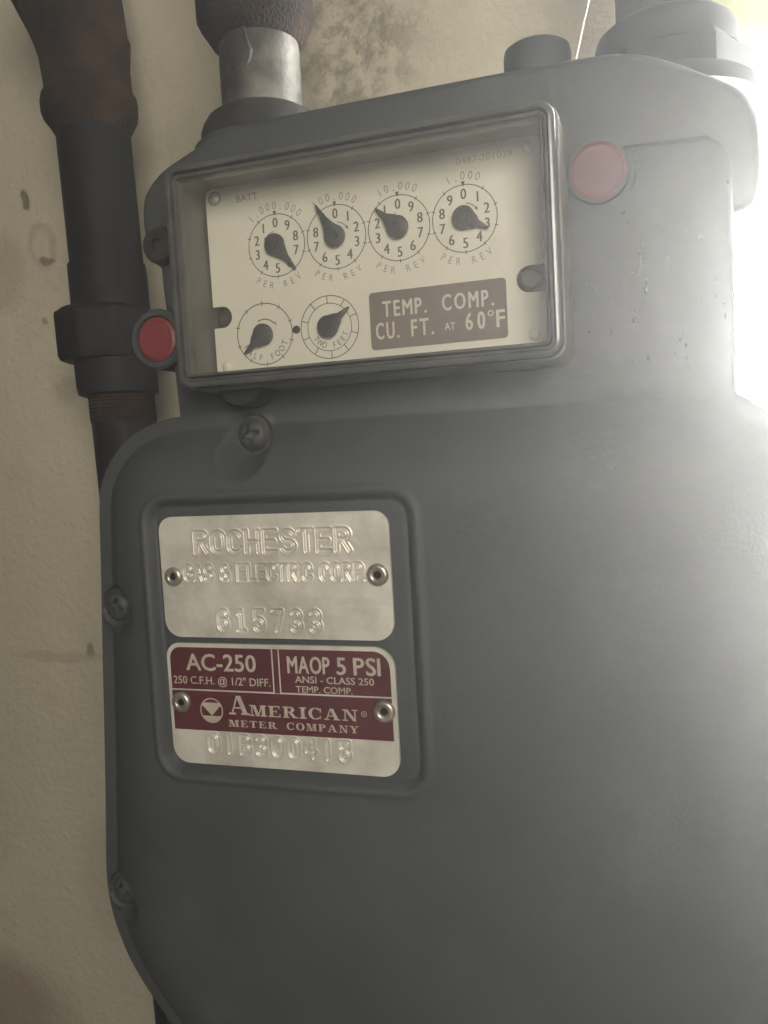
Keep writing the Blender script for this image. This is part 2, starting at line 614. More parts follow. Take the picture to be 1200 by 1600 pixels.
def glyph_at(mb, ch, cx, cz, h, ang, y, xs=0.8, weight=0.0):
    """one character centred at (cx, cz), turned by ang (radians)"""
    if ch == ' ':
        return
    v, f = flat_text(ch, weight)
    k = h / cap_height()
    mx = (v[:, 0].min() + v[:, 0].max()) / 2
    gx = (v[:, 0] - mx) * k * xs
    gz = v[:, 1] * k - h / 2
    ca, sa = math.cos(ang), math.sin(ang)
    mb.add(np.c_[cx + gx * ca - gz * sa, np.full(len(gx), y), cz + gx * sa + gz * ca], f)

def arc_text(mb, s, cx, cz, r, a_mid, step, h, y, below=False, xs=0.8, weight=0.0, steps=None):
    n = len(s)
    for i, ch in enumerate(s):
        o = (i - (n - 1) / 2) * step
        a = math.radians(a_mid + o if below else a_mid - o)
        glyph_at(mb, ch, cx + r * math.cos(a), cz + r * math.sin(a), h, a + math.pi / 2 if below else a - math.pi / 2, y, xs, weight)

def ring_print(mb, cx, cz, r, w, y, a0=0, a1=360, n=72):
    k = max(3, int(n * abs(a1 - a0) / 360))
    v, f = [], []
    for i in range(k + 1):
        a = math.radians(a0 + (a1 - a0) * i / k)
        v += [(cx + (r - w / 2) * math.cos(a), y, cz + (r - w / 2) * math.sin(a)), (cx + (r + w / 2) * math.cos(a), y, cz + (r + w / 2) * math.sin(a))]
    for i in range(k):
        f.append((2 * i, 2 * i + 1, 2 * i + 3, 2 * i + 2))
    mb.add(v, f)

def bar_print(mb, x0, z0, x1, z1, w, y, w1=None):
    w1 = w if w1 is None else w1
    L = math.hypot(x1 - x0, z1 - z0)
    nx, nz = -(z1 - z0) / L / 2, (x1 - x0) / L / 2
    mb.add([(x0 + nx * w, y, z0 + nz * w), (x1 + nx * w1, y, z1 + nz * w1), (x1 - nx * w1, y, z1 - nz * w1), (x0 - nx * w, y, z0 - nz * w)], [(0, 3, 2, 1)])

# heavy roman capitals for the maker's line: polygons in a box 1 high
def serif_glyph(ch):
    P = []
    s, t, h = .24, .085, .10           # stem, hairline, serif height
    def q(*a): P.append(list(a))
    def bar(x0, z0, x1, z1, w): # slanted bar with horizontal ends
        q((x0 - w / 2, z0), (x0 + w / 2, z0), (x1 + w / 2, z1), (x1 - w / 2, z1))
    def ser(x, z, w=.44):
        q((x - w / 2, z), (x + w / 2, z), (x + w / 2, z + h), (x - w / 2, z + h))
    def arc(cx, cz, rx, rz, a0, a1, wx, wz, n=14):
        for i in range(n):
            u, v_ = math.radians(a0 + (a1 - a0) * i / n), math.radians(a0 + (a1 - a0) * (i + 1) / n)
            q(*[(cx + (rx - k * wx) * math.cos(a), cz + (rz - k * wz) * math.sin(a)) for a, k in ((u, 0), (v_, 0), (v_, 1), (u, 1))])
    if ch == 'A':
        bar(.20, h, .48, 1, t); bar(.86, h, .54, 1, s); q((.30, .32), (.72, .32), (.72, .40), (.30, .40)); ser(.20, 0, .36); ser(.88, 0, .46); w = 1.12
    elif ch == 'M':
        bar(.20, h, .20, 1 - h, t); bar(1.02, h, 1.02, 1 - h, s); bar(.34, 1, .62, 0, s); bar(.92, 1, .64, 0, t)
        ser(.20, 0, .36); ser(1.02, 0, .46); ser(.24, 1 - h, .44); ser(1.02, 1 - h, .46); w = 1.26
    elif ch == 'E':
        bar(.24, 0, .24, 1, s); q((.02, 0), (.84, 0), (.84, h), (.02, h)); q((.02, 1 - h), (.80, 1 - h), (.80, 1), (.02, 1)); q((.34, .46), (.60, .46), (.60, .55), (.34, .55))
        q((.76, 0), (.86, 0), (.86, .30), (.80, .30)); q((.74, 1), (.82, 1), (.82, .72), (.76, .72)); q((.56, .36), (.62, .36), (.62, .66), (.56, .66)); w = .92
    elif ch in 'RPB':
        bar(.24, 0, .24, 1, s); ser(.24, 0); q((.02, 1 - h), (.50, 1 - h), (.50, 1), (.02, 1)); arc(.50, .74, .34, .26, -90, 90, s, .08); q((.34, .48), (.50, .48), (.50, .56), (.34, .56))
        if ch == 'R':
            bar(.84, 0, .56, .48, s); ser(.92, 0, .30); w = 1.06
        else:
            w = .90
    elif ch == 'I':
        bar(.25, 0, .25, 1, s); ser(.25, 0, .5); ser(.25, 1 - h, .5); w = .52
    elif ch == 'C':
        arc(.50, .5, .48, .52, 42, 318, s, .08, 28); q((.80, .62), (.88, .62), (.88, .98), (.82, .98)); q((.80, .06), (.86, .06), (.86, .32), (.82, .32)); w = .96
    elif ch == 'O':
        arc(.52, .5, .50, .52, 0, 360, s, .08, 36); w = 1.04
    elif ch == 'N':
        bar(.22, h, .22, 1, t); bar(.88, 0, .88, 1 - h, t); bar(.28, 1, .86, 0, s); ser(.22, 0, .38); ser(.18, 1 - h, .30); ser(.88, 1 - h, .38); w = 1.10
    elif ch == 'T':
        bar(.44, 0, .44, 1, s); ser(.44, 0, .46); q((.02, 1 - h), (.86, 1 - h), (.86, 1), (.02, 1)); q((.02, .68), (.08, .68), (.12, 1), (.02, 1)); q((.80, .68), (.86, .68), (.86, 1), (.76, 1)); w = .90
    elif ch == 'Y':
        bar(.50, 0, .50, .46, s); bar(.50, .42, .22, 1, s); bar(.54, .42, .84, 1, t); ser(.50, 0, .46); ser(.20, 1 - h, .44); ser(.84, 1 - h, .34); w = 1.02
    else:
        w = .5
    return P, w

def serif_text(mb, s, x0, x1, z0, z1, y, gap=.10):
    total, items = 0, []
    for ch in s:
        P, w = serif_glyph(ch)
        items.append((P, total))
        total += w + gap
    total -= gap
    kx, kz = (x1 - x0) / total, z1 - z0
    i = 0
    for P, off_ in items:
        for poly in P:
            pts = [(x0 + (off_ + px) * kx, y - 0.004 * (i % 12), z0 + pz * kz) for px, pz in poly]
            mb.add(pts, [tuple(range(len(pts)))])
            i += 1

# monoline capitals for the stamped plates: polylines in a box 1 high
def stroke_glyph(ch):
    L, w = [], .60
    def p(*a): L.append(list(a))
    def arc(cx, cz, rx, rz, a0, a1, n=12):
        return [(cx + rx * math.cos(math.radians(a0 + (a1 - a0) * i / n)), cz + rz * math.sin(math.radians(a0 + (a1 - a0) * i / n))) for i in range(n + 1)]
    if ch == 'R':
        p((0, 0), (0, 1), *arc(.34, .76, .24, .24, 90, -90), (0, .52)); p((.30, .52), (.60, 0))
    elif ch in 'O0':
        p(*arc(.30, .70, .30, .30, 0, 180), *arc(.30, .30, .30, .30, 180, 360), (.60, .70))
    elif ch == 'C':
        p(*arc(.30, .70, .30, .30, 15, 180), *arc(.30, .30, .30, .30, 180, 345))
    elif ch == 'H':
        p((0, 0), (0, 1)); p((.60, 0), (.60, 1)); p((0, .5), (.60, .5))
    elif ch == 'E':
        p((.58, 0), (0, 0), (0, 1), (.58, 1)); p((0, .5), (.48, .5))
    elif ch == 'S':
        p(*arc(.30, .74, .28, .26, 20, 270), *arc(.30, .25, .30, .25, 90, -160))
    elif ch == 'T':
        p((0, 1), (.60, 1)); p((.30, 1), (.30, 0))
    elif ch == 'G':
        p(*arc(.30, .70, .30, .30, 20, 180), *arc(.30, .30, .30, .30, 180, 360), (.60, .46), (.34, .46))
    elif ch == 'A':
        p((0, 0), (.30, 1), (.60, 0)); p((.12, .36), (.48, .36))
    elif ch == '&':
        p((.60, 0), (.16, .62), *arc(.28, .78, .17, .20, 200, -20), (.10, .40), *arc(.24, .22, .22, .22, 150, 310), (.60, .42)); w = .62
    elif ch == 'L':
        p((0, 1), (0, 0), (.52, 0)); w = .52
    elif ch == 'I':
        p((0, 0), (0, 1)); w = 0.02
    elif ch == 'P':
        p((0, 0), (0, 1), *arc(.34, .75, .25, .25, 90, -90), (0, .5))
    elif ch == '.':
        p((0, 0), (.04, 0)); w = .05
    elif ch == '6':
        p(*arc(.30, .72, .28, .28, 20, 180), (.02, .28), *arc(.30, .28, .28, .28, 180, 540, 18))
    elif ch == '1':
        p((.14, .80), (.30, 1), (.30, 0)); p((.10, 0), (.50, 0))
    elif ch == '5':
        p((.54, 1), (.06, 1), (.04, .56), *arc(.28, .31, .30, .31, 110, -150))
    elif ch == '7':
        p((0, 1), (.58, 1), (.22, 0))
    elif ch == '3':
        p(*arc(.28, .75, .27, .25, 150, -90), *arc(.28, .26, .30, .26, 90, -150))
    elif ch == 'B':
        p((0, 0), (0, 1), *arc(.32, .76, .24, .24, 90, -90), (0, .52)); p((.30, .52), *arc(.32, .26, .28, .26, 90, -90), (0, 0))
    elif ch == '4':
        p((.46, 1), (.46, 0)); p((.46, .36), (.60, .36)); p((.46, .36), (.02, .36), *arc(.26, .52, .24, .20, 190, 90))
    elif ch == '8':
        p((.04, 1), (.56, 1), (.54, .72), (.34, .54), (.26, .54), (.06, .72), (.04, 1)); p(*arc(.30, .27, .28, .27, 0, 360, 18))
    elif ch == 'i':
        p((0, 0), (0, 1)); w = 0.02
    elif ch == ' ':
        w = .30
    return L, w

def stroke_line(s, x0, x1, z0, z1, gap=.24, mono=False):
    total, items = 0, []
    for ch in s:
        L, w = stroke_glyph(ch)
        adv = .60 if mono else w
        items.append((L, total + (adv - w) / 2))
        total += adv + gap
    total -= gap
    kx, kz = (x1 - x0) / total, z1 - z0
    segs = []
    for L, off_ in items:
        for pl in L:
            q = [(x0 + (off_ + a) * kx, z0 + b_ * kz) for a, b_ in pl]
            segs += list(zip(q, q[1:]))
    return segs

# ------------------------------------------------------------------ setting: walls
def structure(name, mb, mat, smooth=None):
    o = mb.build(name, mat, None, smooth)
    o['kind'] = 'structure'
    return o

mb = MB()
# back wall as a gently uneven sheet with a thickness, ending in a corner behind the right-hand pipe
nx_, nz_ = 110, 140
xs_ = np.linspace(-1300, 74, nx_)
zs_ = np.linspace(-1200, 1200, nz_)
vv, ff = [], []
for z in zs_:
    for x in xs_:
        e = 1.0 if x < 55 else 0.0
        vv.append((x, 185 + e * 1.2 * mnoise.noise(Vector((x * .011, z * .011, 3.1))), z))
for j in range(nz_ - 1):
    for i in range(nx_ - 1):
        a = j * nx_ + i
        ff.append((a, a + 1, a + nx_ + 1, a + nx_))
mb.add(vv, ff)
mb.add([(74, 185, -1200), (74, 185, 1200), (74, 252, 1200), (74, 252, -1200), (-1300, 252, -1200), (-1300, 252, 1200)],
       [(0, 3, 2, 1), (3, 4, 5, 2)])
structure('back_wall', mb, M['wall'], 40)

# window wall, running from that corner toward the viewer on the right
A = Vector((74, 252, 0)); Dw = Vector((.61, -.7924, 0)).normalized(); Nw = Vector((Dw.y * -1, Dw.x, 0))  # outward normal
if Nw.x < 0:
    Nw = -Nw
OPEN = (0, 225, -190, 430)
def wall_pt(s, n, z):
    p = A + Dw * s + Nw * n
    return (p.x, p.y, z)
def wall_block(mb, s0, s1, z0, z1, n0, n1):
    v = [wall_pt(s, n, z) for s in (s0, s1) for n in (n0, n1) for z in (z0, z1)]
    mb.add(v, box(0, 1, 0, 1, 0, 1)[1])
mb = MB()
wall_block(mb, OPEN[1], 2000, -1200, 1200, 0, 70)
wall_block(mb, 0, OPEN[1], -1200, OPEN[2], 0, 70)
wall_block(mb, 0, OPEN[1], OPEN[3], 1200, 0, 70)
structure('window_wall', mb, M['wall'])

win = thing('window', 'bright daylight window at the right edge behind the meter', 'window', wall_pt(180, 40, OPEN[2]))
for nm, (s0, s1, z0, z1) in (('frame_jamb', (OPEN[0], OPEN[0] + 10, OPEN[2], OPEN[3])), ('frame_jamb', (OPEN[1] - 22, OPEN[1], OPEN[2], OPEN[3])),
                             ('frame_sill', (OPEN[0] + 10, OPEN[1] - 22, OPEN[2], OPEN[2] + 18)), ('frame_head', (OPEN[0] + 10, OPEN[1] - 22, OPEN[3] - 22, OPEN[3]))):
    mb = MB(); wall_block(mb, s0, s1, z0, z1, 2, 20)
    mb.build(nm, M['vinyl'], win)
mb = MB(); wall_block(mb, OPEN[0] + 10, OPEN[1] - 22, OPEN[2] + 18, OPEN[3] - 22, 10, 13)
mb.build('pane', M['pane'], win)

# ------------------------------------------------------------------ outdoors, seen blown out through the pane
mb = MB()
mb.add([(-500, 1000, -900), (2400, 1000, -900), (2400, 1000, 1300), (-500, 1000, 1300)], [(0, 1, 2, 3)])
structure('sky', mb, M['sky'])

backdrop = thing('view_backdrop', 'yellow green slatted blind added in place of the view outside at the top right corner', 'backdrop', (230, 312, 430))  # added slats, shaped to hold back upper sky and stand for greenery outside
z, k = 101.6, -3
while z < 425:
    h_ = 21.0 if k != 1 else 16.4
    y0 = 312 + .4 * (k % 2)
    MB().add([(55, y0, z), (400, y0, z), (400, y0 + 1.6, z + h_ * .5), (55, y0 + 1.6, z + h_ * .5), (400, y0, z + h_), (55, y0, z + h_),
              (55, y0 + .8, z), (400, y0 + .8, z), (400, y0 + 2.4, z + h_ * .5), (55, y0 + 2.4, z + h_ * .5), (400, y0 + .8, z + h_), (55, y0 + .8, z + h_)],
             [(0, 1, 2, 3), (3, 2, 4, 5), (7, 6, 9, 8), (8, 9, 11, 10), (1, 0, 6, 7), (5, 4, 10, 11), (0, 3, 9, 6), (3, 5, 11, 9), (2, 1, 7, 8), (4, 2, 8, 10)]).build('slat', M['slat'] if k == 1 else M['leaf'], backdrop, 20)
    z += h_ + (1.3 if 0 <= k < 2 else .0 if k % 2 else -.3)
    k += 1

# ------------------------------------------------------------------ the gas meter
meter = thing('gas_meter', 'grey gas meter with dial window and two riveted plates on its cover', 'gas meter', (-10, 60, -300))

# lower body behind the cover
left = [(-95, -20.9), (-101.7, -21.9), (-108.7, -23.9), (-115.9, -27.2), (-122.6, -32.8), (-127.8, -40), (-130.2, -46), (-131.3, -54), (-132.4, -73),
        (-134.6, -102), (-138, -152), (-140.3, -180), (-141.4, -193), (-141.2, -202), (-139.6, -212), (-136.8, -220), (-134.2, -226.6), (-130.7, -232.6),
        (-126.4, -239), (-121.8, -245.2), (-115, -253), (-104, -266), (-88, -281), (-66, -292), (-40, -297)]
CX = -13.0
half = [(-13, -20.6), (-55, -20.7)] + left + [(-13, -298)]
outline = half + [(2 * CX - x, z) for x, z in half[::-1]]
outline = chaikin(outline, 2)           # already counter-clockwise seen from the front
ar = sum(a[0] * b_[1] - b_[0] * a[1] for a, b_ in zip(outline, outline[1:] + outline[:1]))
if ar < 0:
    outline = outline[::-1]
MB().add(*prism(offset(outline, 0.8), 1.2, 4.0)).build('seam_gasket', M['gasket'], meter, 40)
MB().add(*prism(outline, 4.0, 14.0, 1.2)).build('body_flange', M['paint_dark'], meter, 40)
MB().add(*prism(offset(outline, 9), 14.0, 128, 0)).build('lower_body', M['paint_dark'], meter, 40)

SCREWS = [(-66.0, -29.0), (-126.0, -89.0), (-133.4, -199.2)]
PAD = (-102.2, -5.4, -145.6, -48.8)
def cover_y(X, Z):
    d = poly_sd(X, Z, outline)
    def dome(t):
        return 16.2 * (1 - (1 - np.clip(t, 0, 1)) ** 2.5)
    h = dome((d - 5.2) / 33)
    for sx, sz in SCREWS:
        ds = np.hypot(X - sx, Z - sz) - 7.4
        w = dome(ds / 15)
        h = np.minimum(h, w)
        lip = np.exp(-((ds - .2) / 1.3) ** 2) * .7
        h = h + lip * (d > 1.5)
        h = np.where((ds < -.3) & (d > .9), h - 1.6 * smooth01((-.3 - ds) / .45), h)
    # recessed pad with a soft raised rim
    px0, px1, pz0, pz1 = PAD
    r = 9.0
    qx = np.abs(X - (px0 + px1) / 2) - ((px1 - px0) / 2 - r)
    qz = np.abs(Z - (pz0 + pz1) / 2) - ((pz1 - pz0) / 2 - r)
    sp = np.hypot(np.maximum(qx, 0), np.maximum(qz, 0)) + np.minimum(np.maximum(qx, qz), 0) - r
    floor = 13.1
    u = smooth01((sp + 3.6) / 3.0)
    h2 = floor + (h - floor) * u
    h2 = h2 + .75 * np.exp(-((sp - .3) / 1.25) ** 2) - .35 * np.exp(-((sp + 3.4) / .8) ** 2)
    h2 = np.where(sp > 6, h, h2)
    return -h2 - 0.0

def axis_lines(lo, hi, coarse, fine):
    """grid lines: coarse spacing, finer inside the listed intervals"""
    out, x = [], lo
    while x < hi:
        out.append(x)
        st = coarse
        for a, b_, s_ in fine:
            if a <= x < b_:
                st = min(st, s_)
        x += st
    out.append(hi)
    return np.array(out)
xs = axis_lines(-142, 117, 1.3, [(-142, -92, .55), (-66 - 16, -66 + 16, .6), (-12, 2, .5), (26, 56, .8)])
zs = axis_lines(-299, -20.3, 1.3, [(-60, -20, .55), (-152, -138, .55), (-105, -75, .6), (-216, -184, .6)])
V, F = heightfield(outline, xs, zs, cover_y, 1.6)
cover = obj('front_cover', V, F, M['paint'], meter, smooth=50)

def screw_mesh(r=5.6, h=2.6):
    xs = np.linspace(-r, r, 46)
    def y(X, Z):
        rad = np.hypot(X, Z)
        base = h * (1 - np.clip(rad / r, 0, 1) ** 4)
        def slot(a):
            ca, sa = math.cos(a), math.sin(a)
            U, V_ = X * ca + Z * sa, -X * sa + Z * ca
            t = np.abs(U)
            wd = 1.15 - .18 * t
            return np.where((np.abs(V_) < wd) & (t < 3.3), 2.2 - .25 * t, 0)
        cut = np.maximum(slot(.22), slot(.22 + math.pi / 2))
        return -np.maximum(base - cut, .3)
    return heightfield(circle(0, 0, r, 40), xs, xs, y, 0.0)
V, F = screw_mesh()
first = None
for k, (sx, sz) in enumerate(SCREWS):
    y0 = 0.15
    if first is None:
        first = obj('cover_screw', V, F, M['paint_dark'], cover, smooth=45, at=(sx, y0, sz))
        o = first
    else:
        o = first.copy()
        COL.objects.link(o)
        o.parent = cover
        o.location = Vector((sx, y0, sz)) * MM - origin_of(cover)
        o.rotation_euler = (0, (0, .5, .25)[k], 0)

# upper body: front face, shoulders, hubs
tower = [(87.6, -90), (88.6, 38), (86.5, 44.5), (80, 49), (-92, 49), (-98, 44.5), (-100.5, 38), (-96.2, -20), (-95, -90)]
tower_o = chaikin(tower, 1)
MB().add(*prism(tower_o, 2.4, 40, 2.2)).build('upper_body', M['paint'], meter, 40)
cap = [(73, 73), (62, 77.6), (48, 79.2), (-62, 79.2), (-76, 77.6), (-87, 73.6), (-100.5, 68.4), (-106.6, 63.6), (-110.4, 58), (-110.6, 46), (-108, 36), (-100, 31),
       (86, 26.2), (93, 26.5), (96.4, 31), (97, 50), (94, 58.5), (91, 62), (86.4, 65)]
MB().add(*prism(chaikin(cap, 2), 9.5, 112, 3.0, 5)).build('top_casting', M['paint_dark'], meter, 40)
# small dark lug beside the dial housing
MB().add(*lathe_y([(6.5, 22), (6.5, -.5), (5.6, -2), (2.2, -2.2), (2.0, -.8), (0.3, -.8)], -97.2, 38.6, 32)).build('side_lug', M['dark_metal'], meter, 35)
MB().add(*lathe_z([(30, 76), (29.6, 85.5), (28.4, 89), (25.6, 91)], -85, 65, 64)).build('hub', M['paint_dark'], meter, 35)
MB().add(*lathe_z([(32, 75), (32, 78), (30.5, 80.5), (28.5, 82)], 71.5, 62, 64)).build('hub', M['outlet_iron'], meter, 35)
MB().add(*lathe_z([(11.4, 78.5), (11.4, 94), (11.0, 96), (9.6, 97)], 30.6, 40, 48)).build('vent_cap', M['paint_dark'], meter, 35)

# small paint blisters, runs and chips that catch the window light on the right face and along the seam
mb = MB()
rb0 = random.Random(11)
sp_ = [(rb0.uniform(38, 87), rb0.uniform(-17, 34)) for _ in range(22)] + [(58.0, 29.0), (48.1, 9.4), (49.6, 7.7), (54.4, 3.1), (64.0, 8.2), (63.8, 5.8), (62.6, 2.2), (61.9, 0.7), (60.2, 0.0), (73.6, -8.2), (72.7, -10.0),
       (74.4, -11.1), (75.1, -17.6), (74.6, -15.1), (71.4, -13.6), (82.8, 1.9), (83.2, 5.4), (85.1, -0.2), (85.3, -3.9), (46.6, -15.5), (52.2, -16.3), (59.3, -15.0)]
rb = random.Random(3)
for bx, bz_ in sp_:
    r = rb.uniform(.22, .6)
    v, f = lathe_y([(r, 2.5), (r * .9, 2.4 - r * .35), (r * .55, 2.4 - r * .6), (.05, 2.4 - r * .7)], 0, 0, 10)
    sx_, sz_ = rb.uniform(.6, 1.2), rb.uniform(.8, 2.0)
    mb.add([(bx + p[0] * sx_, p[1], bz_ + p[2] * sz_) for p in v], f)
mb.add(*tube([(63.3, 2.3, 20.0), (63.1, 2.25, 17.6), (62.6, 2.2, 14.6), (62.0, 2.25, 12.5), (61.6, 2.35, 10.4)], [.1, .22, .26, .24, .1], 8))
mb.add(*tube([(61.2, 2.3, 47), (62.4, 2.2, 42), (61.6, 2.2, 37.5), (60.2, 2.3, 34.6)], [.1, .25, .3, .1], 8))
mb.build('paint_blister', M['paint_gloss'], meter, 60)

# seal plugs
for (px, pz, r, y, rr) in ((-100.3, 6.4, 10.6, -2.0, 7.6), (51.4, 41.4, 9.2, 0.6, 8.5)):
    sp = MB().add(*lathe_y([(r, y + 14), (r, y + 1), (r - .9, y), (rr + .6, y), (rr + .2, y + 1.2)], px, pz, 56)).build('seal_boss', M['paint'], meter, 35)
    MB().add(*lathe_y([(rr + .1, y + 2.4), (rr, y + .5), (rr - 1.2, y - .1), (rr * .72, y + .15), (rr * .62, y - .05), (rr * .3, y + .12), (.2, y + .12)], px, pz, 56)).build('seal_plug', M['red_plastic'] if px < 0 else M['red_washed'], sp, 35)

# dial housing
hx0, hx1, hz0, hz1 = -80.6, 42.6, -14.4, 56.1
inner = rrect(-78.6, 40.6, -12.2, 54.6, 4)
outer = rrect(hx0, hx1, hz0, hz1, 5)
rings = [[(x, y, z) for x, z in p_] for p_, y in ((outer, 4), (outer, -17.6), (offset(outer, .4), -18.2), (inner, -18.2), (inner, 4.5))]
housing = MB().add(*loft(rings, False, True)).build('index_housing', M['housing'], meter, 40)
for lx in (-64.5,):
    MB().add(*prism([(lx + 8.2 * math.cos(math.radians(t)), -13.2 + 6.6 * math.sin(math.radians(t))) for t in range(180, 361, 12)], -11.5, .5, 1.0)).build('housing_lug', M['outlet_iron'], housing, 35)
bz = rrect(-80.0, 42.0, -13.8, 55.5, 5.0, 10)
prof = [(0.2, -18.4), (0, -21.8), (.15, -22.9), (.6, -23.5), (1.9, -23.6), (2.2, -23.2), (2.45, -21.9), (3.1, -21.9), (3.3, -23.0), (3.6, -23.6), (4.1, -23.5), (4.5, -22.4), (4.6, -19.0)]
MB().add(*loft([[(x, y, z) for x, z in offset(bz, d)] for d, y in prof])).build('index_bezel', M['bezel'], meter, 50)
gl = offset(bz, 4.4)
MB().add(*prism(gl, -22.6, -21.4)).build('index_glass', M['index_glass'], meter)

# dial plate with its two screw slots
dy = -1.0
px0, px1, pz0, pz1 = -77.6, 35.4, -8.6, 54.2
pl = rrect(px0, px1, pz0, pz1, 2.6, 6)
def slot_pts(x_edge, x_c, zc, r, sgn):
    pts = [(x_edge, zc + r)] + [(x_c + sgn * r * math.sin(math.radians(a)), zc + r * math.cos(math.radians(a))) for a in range(0, 181, 15)] + [(x_edge, zc - r)]
    return pts
k0 = next(i for i, p in enumerate(pl) if p[0] == px0 or p[0] < px0 + .001) if False else None
q1, q2 = rrect(px0, px1, pz0, pz1, 2.6, 6)[:14], rrect(px0, px1, pz0, pz1, 2.6, 6)[14:]
plate_poly = q1 + slot_pts(px0, -74.2, 11.4, 3.6, 1) + q2 + slot_pts(px1, 30.4, 12.3, 4.0, -1)[::-1]
dial = MB().add(*prism(plate_poly, dy, 0.2)).build('dial_plate', M['dial_face'], meter, 30)
MB().add(*prism(rrect(-78.0, 40.0, -11.5, 54.0, 2), 2.4, 4.0)).build('movement_plate', M['dark_metal'], meter)
for (sx, sz, r) in ((-73.4, 11.4, 2.9), (30.6, 12.3, 3.2)):
    MB().add(*lathe_y([(r, 2.2), (r, .2), (r - .6, -.3), (.8, -.4), (.7, .3), (.1, .3)], sx, sz, 28)).build('dial_screw', M['dark_metal'], dial, 30)
for (sx, sz) in ((-74.2, 51.0), (-73.6, -5.6), (31.2, -4.4), (31.6, 51.0)):
    MB().add(*lathe_y([(1.9, dy - .03), (1.7, dy - .5), (1.0, dy - .95), (.1, dy - 1.1)], sx, sz, 20)).build('plate_rivet', M['plate'] if sx < 0 and sz > 0 else M['dial_face'], dial, 60)
MB().add(*lathe_y([(1.35, dy - .02), (1.3, dy - .3), (.2, dy - .35)], -47.1, 4.6, 20)).build('center_stud', M['dark_metal'], dial, 40)

Yp = dy - .05
DIALS = [(-52.4, 32.8, '1,000,000', False, (-45.4, 24.2)), (-31.1, 32.8, '100,000', True, (-37.2, 43.4)),
         (-9.9, 32.8, '10,000', False, (-16.9, 39.4)), (11.3, 32.8, '1,000', True, (18.9, 28.7))]
R0 = 10.15
def needle(cx, cz, tip, rh):
    L = math.hypot(tip[0] - cx, tip[1] - cz)
    a = math.atan2(tip[1] - cz, tip[0] - cx)
    ca, sa = math.cos(a), math.sin(a)
    pts = [(rh * math.cos(math.radians(t)), rh * math.sin(math.radians(t))) for t in range(48, 313, 8)]
    pts += [(rh * 1.15, -rh * .52), (L * .55, -1.0), (L * .96, -.32), (L, 0), (L * .96, .32), (L * .55, 1.0), (rh * 1.15, rh * .52)]
    return [(cx + x * ca - z * sa, cz + x * sa + z * ca) for x, z in pts]
for cx, cz, name_, cw, tip in DIALS:
    mb = MB()
    ring_print(mb, cx, cz, R0, .30, Yp)
    for k in range(10):
        a = math.radians(90 - 36 * k)
        bar_print(mb, cx + (R0 - .5) * math.cos(a), cz + (R0 - .5) * math.sin(a), cx + (R0 + .75) * math.cos(a), cz + (R0 + .75) * math.sin(a), .28, Yp - .02)
    bar_print(mb, cx, cz + R0 + 1.0, cx, cz + R0 - .4, 1.3, Yp - .04, .3)
    sgn = 1 if cw else -1
    ring_print(mb, cx, cz, 4.6, .25, Yp - .02, 90 - sgn * 8, 90 - sgn * 52)
    a = math.radians(90 - sgn * 56)
    bar_print(mb, cx + 4.6 * math.cos(a) - sgn * .5 * math.sin(a) * .6, cz + 4.6 * math.sin(a) + .3, cx + 4.6 * math.cos(a) + sgn * .5, cz + 4.6 * math.sin(a) - .6, 1.0, Yp - .04, .1)
    mb.build('dial_ring', M['ink'], dial)
    mb = MB()
    for k in range(10):
        a = math.radians(90 - 36 * k * sgn)
        for dx in (-.09, .09):
            glyph_at(mb, str(k), cx + 7.4 * math.cos(a) + dx, cz + 7.4 * math.sin(a), 3.1, 0, Yp - .02 - dx * .05, .85)
    mb.build('numeral', M['ink'], dial)
    mb = MB()
    arc_text(mb, name_, cx, cz, 12.9, 90, 10.6, 2.5, Yp, xs=.85)
    mb.build('lettering', M['ink_faint'], dial)
    mb = MB()
    arc_text(mb, 'PER REV', cx, cz, 13.0, 270, 11.2, 2.2, Yp, below=True, xs=.85)
    mb.build('lettering', M['ink_faint'], dial)
    nd = MB().add(*prism(needle(cx, cz, tip, 3.5), dy - 2.3, dy - 1.2, .25, 2)).build('needle', M['needle'], dial, 40)
    MB().add(*lathe_y([(1.3, dy - 2.31), (1.2, dy - 2.9), (.2, dy - 3.0)], cx, cz, 16)).build('needle_pin', M['needle'], nd, 40)
# test dials
cx, cz = -58.8, 4.3
mb = MB()
ring_print(mb, cx, cz, R0, .32, Yp)
for k in range(10):
    a = math.radians(90 - 36 * k + 2)
    bar_print(mb, cx + (R0 - .8) * math.cos(a), cz + (R0 - .8) * math.sin(a), cx + (R0 + .8) * math.cos(a), cz + (R0 + .8) * math.sin(a), .3, Yp - .02)
ring_print(mb, cx, cz, 4.9, .35, Yp, 118, 42)
bar_print(mb, cx + 3.9, cz + 3.6, cx + 4.6, cz + 2.2, .6, Yp - .02, .1)
mb.build('dial_ring', M['ink'], dial)
mb = MB(); arc_text(mb, 'HALF FOOT', cx, cz, 8.0, 272, 15.5, 2.1, Yp, below=True, xs=.8)
mb.build('lettering', M['ink'], dial)
MB().add(*prism(needle(cx, cz - .3, (-65.9, -1.8), 3.6), dy - 2.3, dy - 1.2, .25, 2)).build('needle', M['needle'], dial, 40)
cx, cz = -35.3, 4.3
mb = MB()
ring_print(mb, cx, cz, R0, .30, Yp)
ring_print(mb, cx, cz, 7.7, .26, Yp)
for k in range(10):
    a = math.radians(92 - 36 * k)
    bar_print(mb, cx + 7.8 * math.cos(a), cz + 7.8 * math.sin(a), cx + R0 * math.cos(a), cz + R0 * math.sin(a), .3, Yp - .02)
mb.build('dial_ring', M['ink'], dial)
mb = MB(); arc_text(mb, 'TWO FEET', cx, cz, 6.0, 275, 17, 1.9, Yp, below=True, xs=.8)
mb.build('lettering', M['ink'], dial)
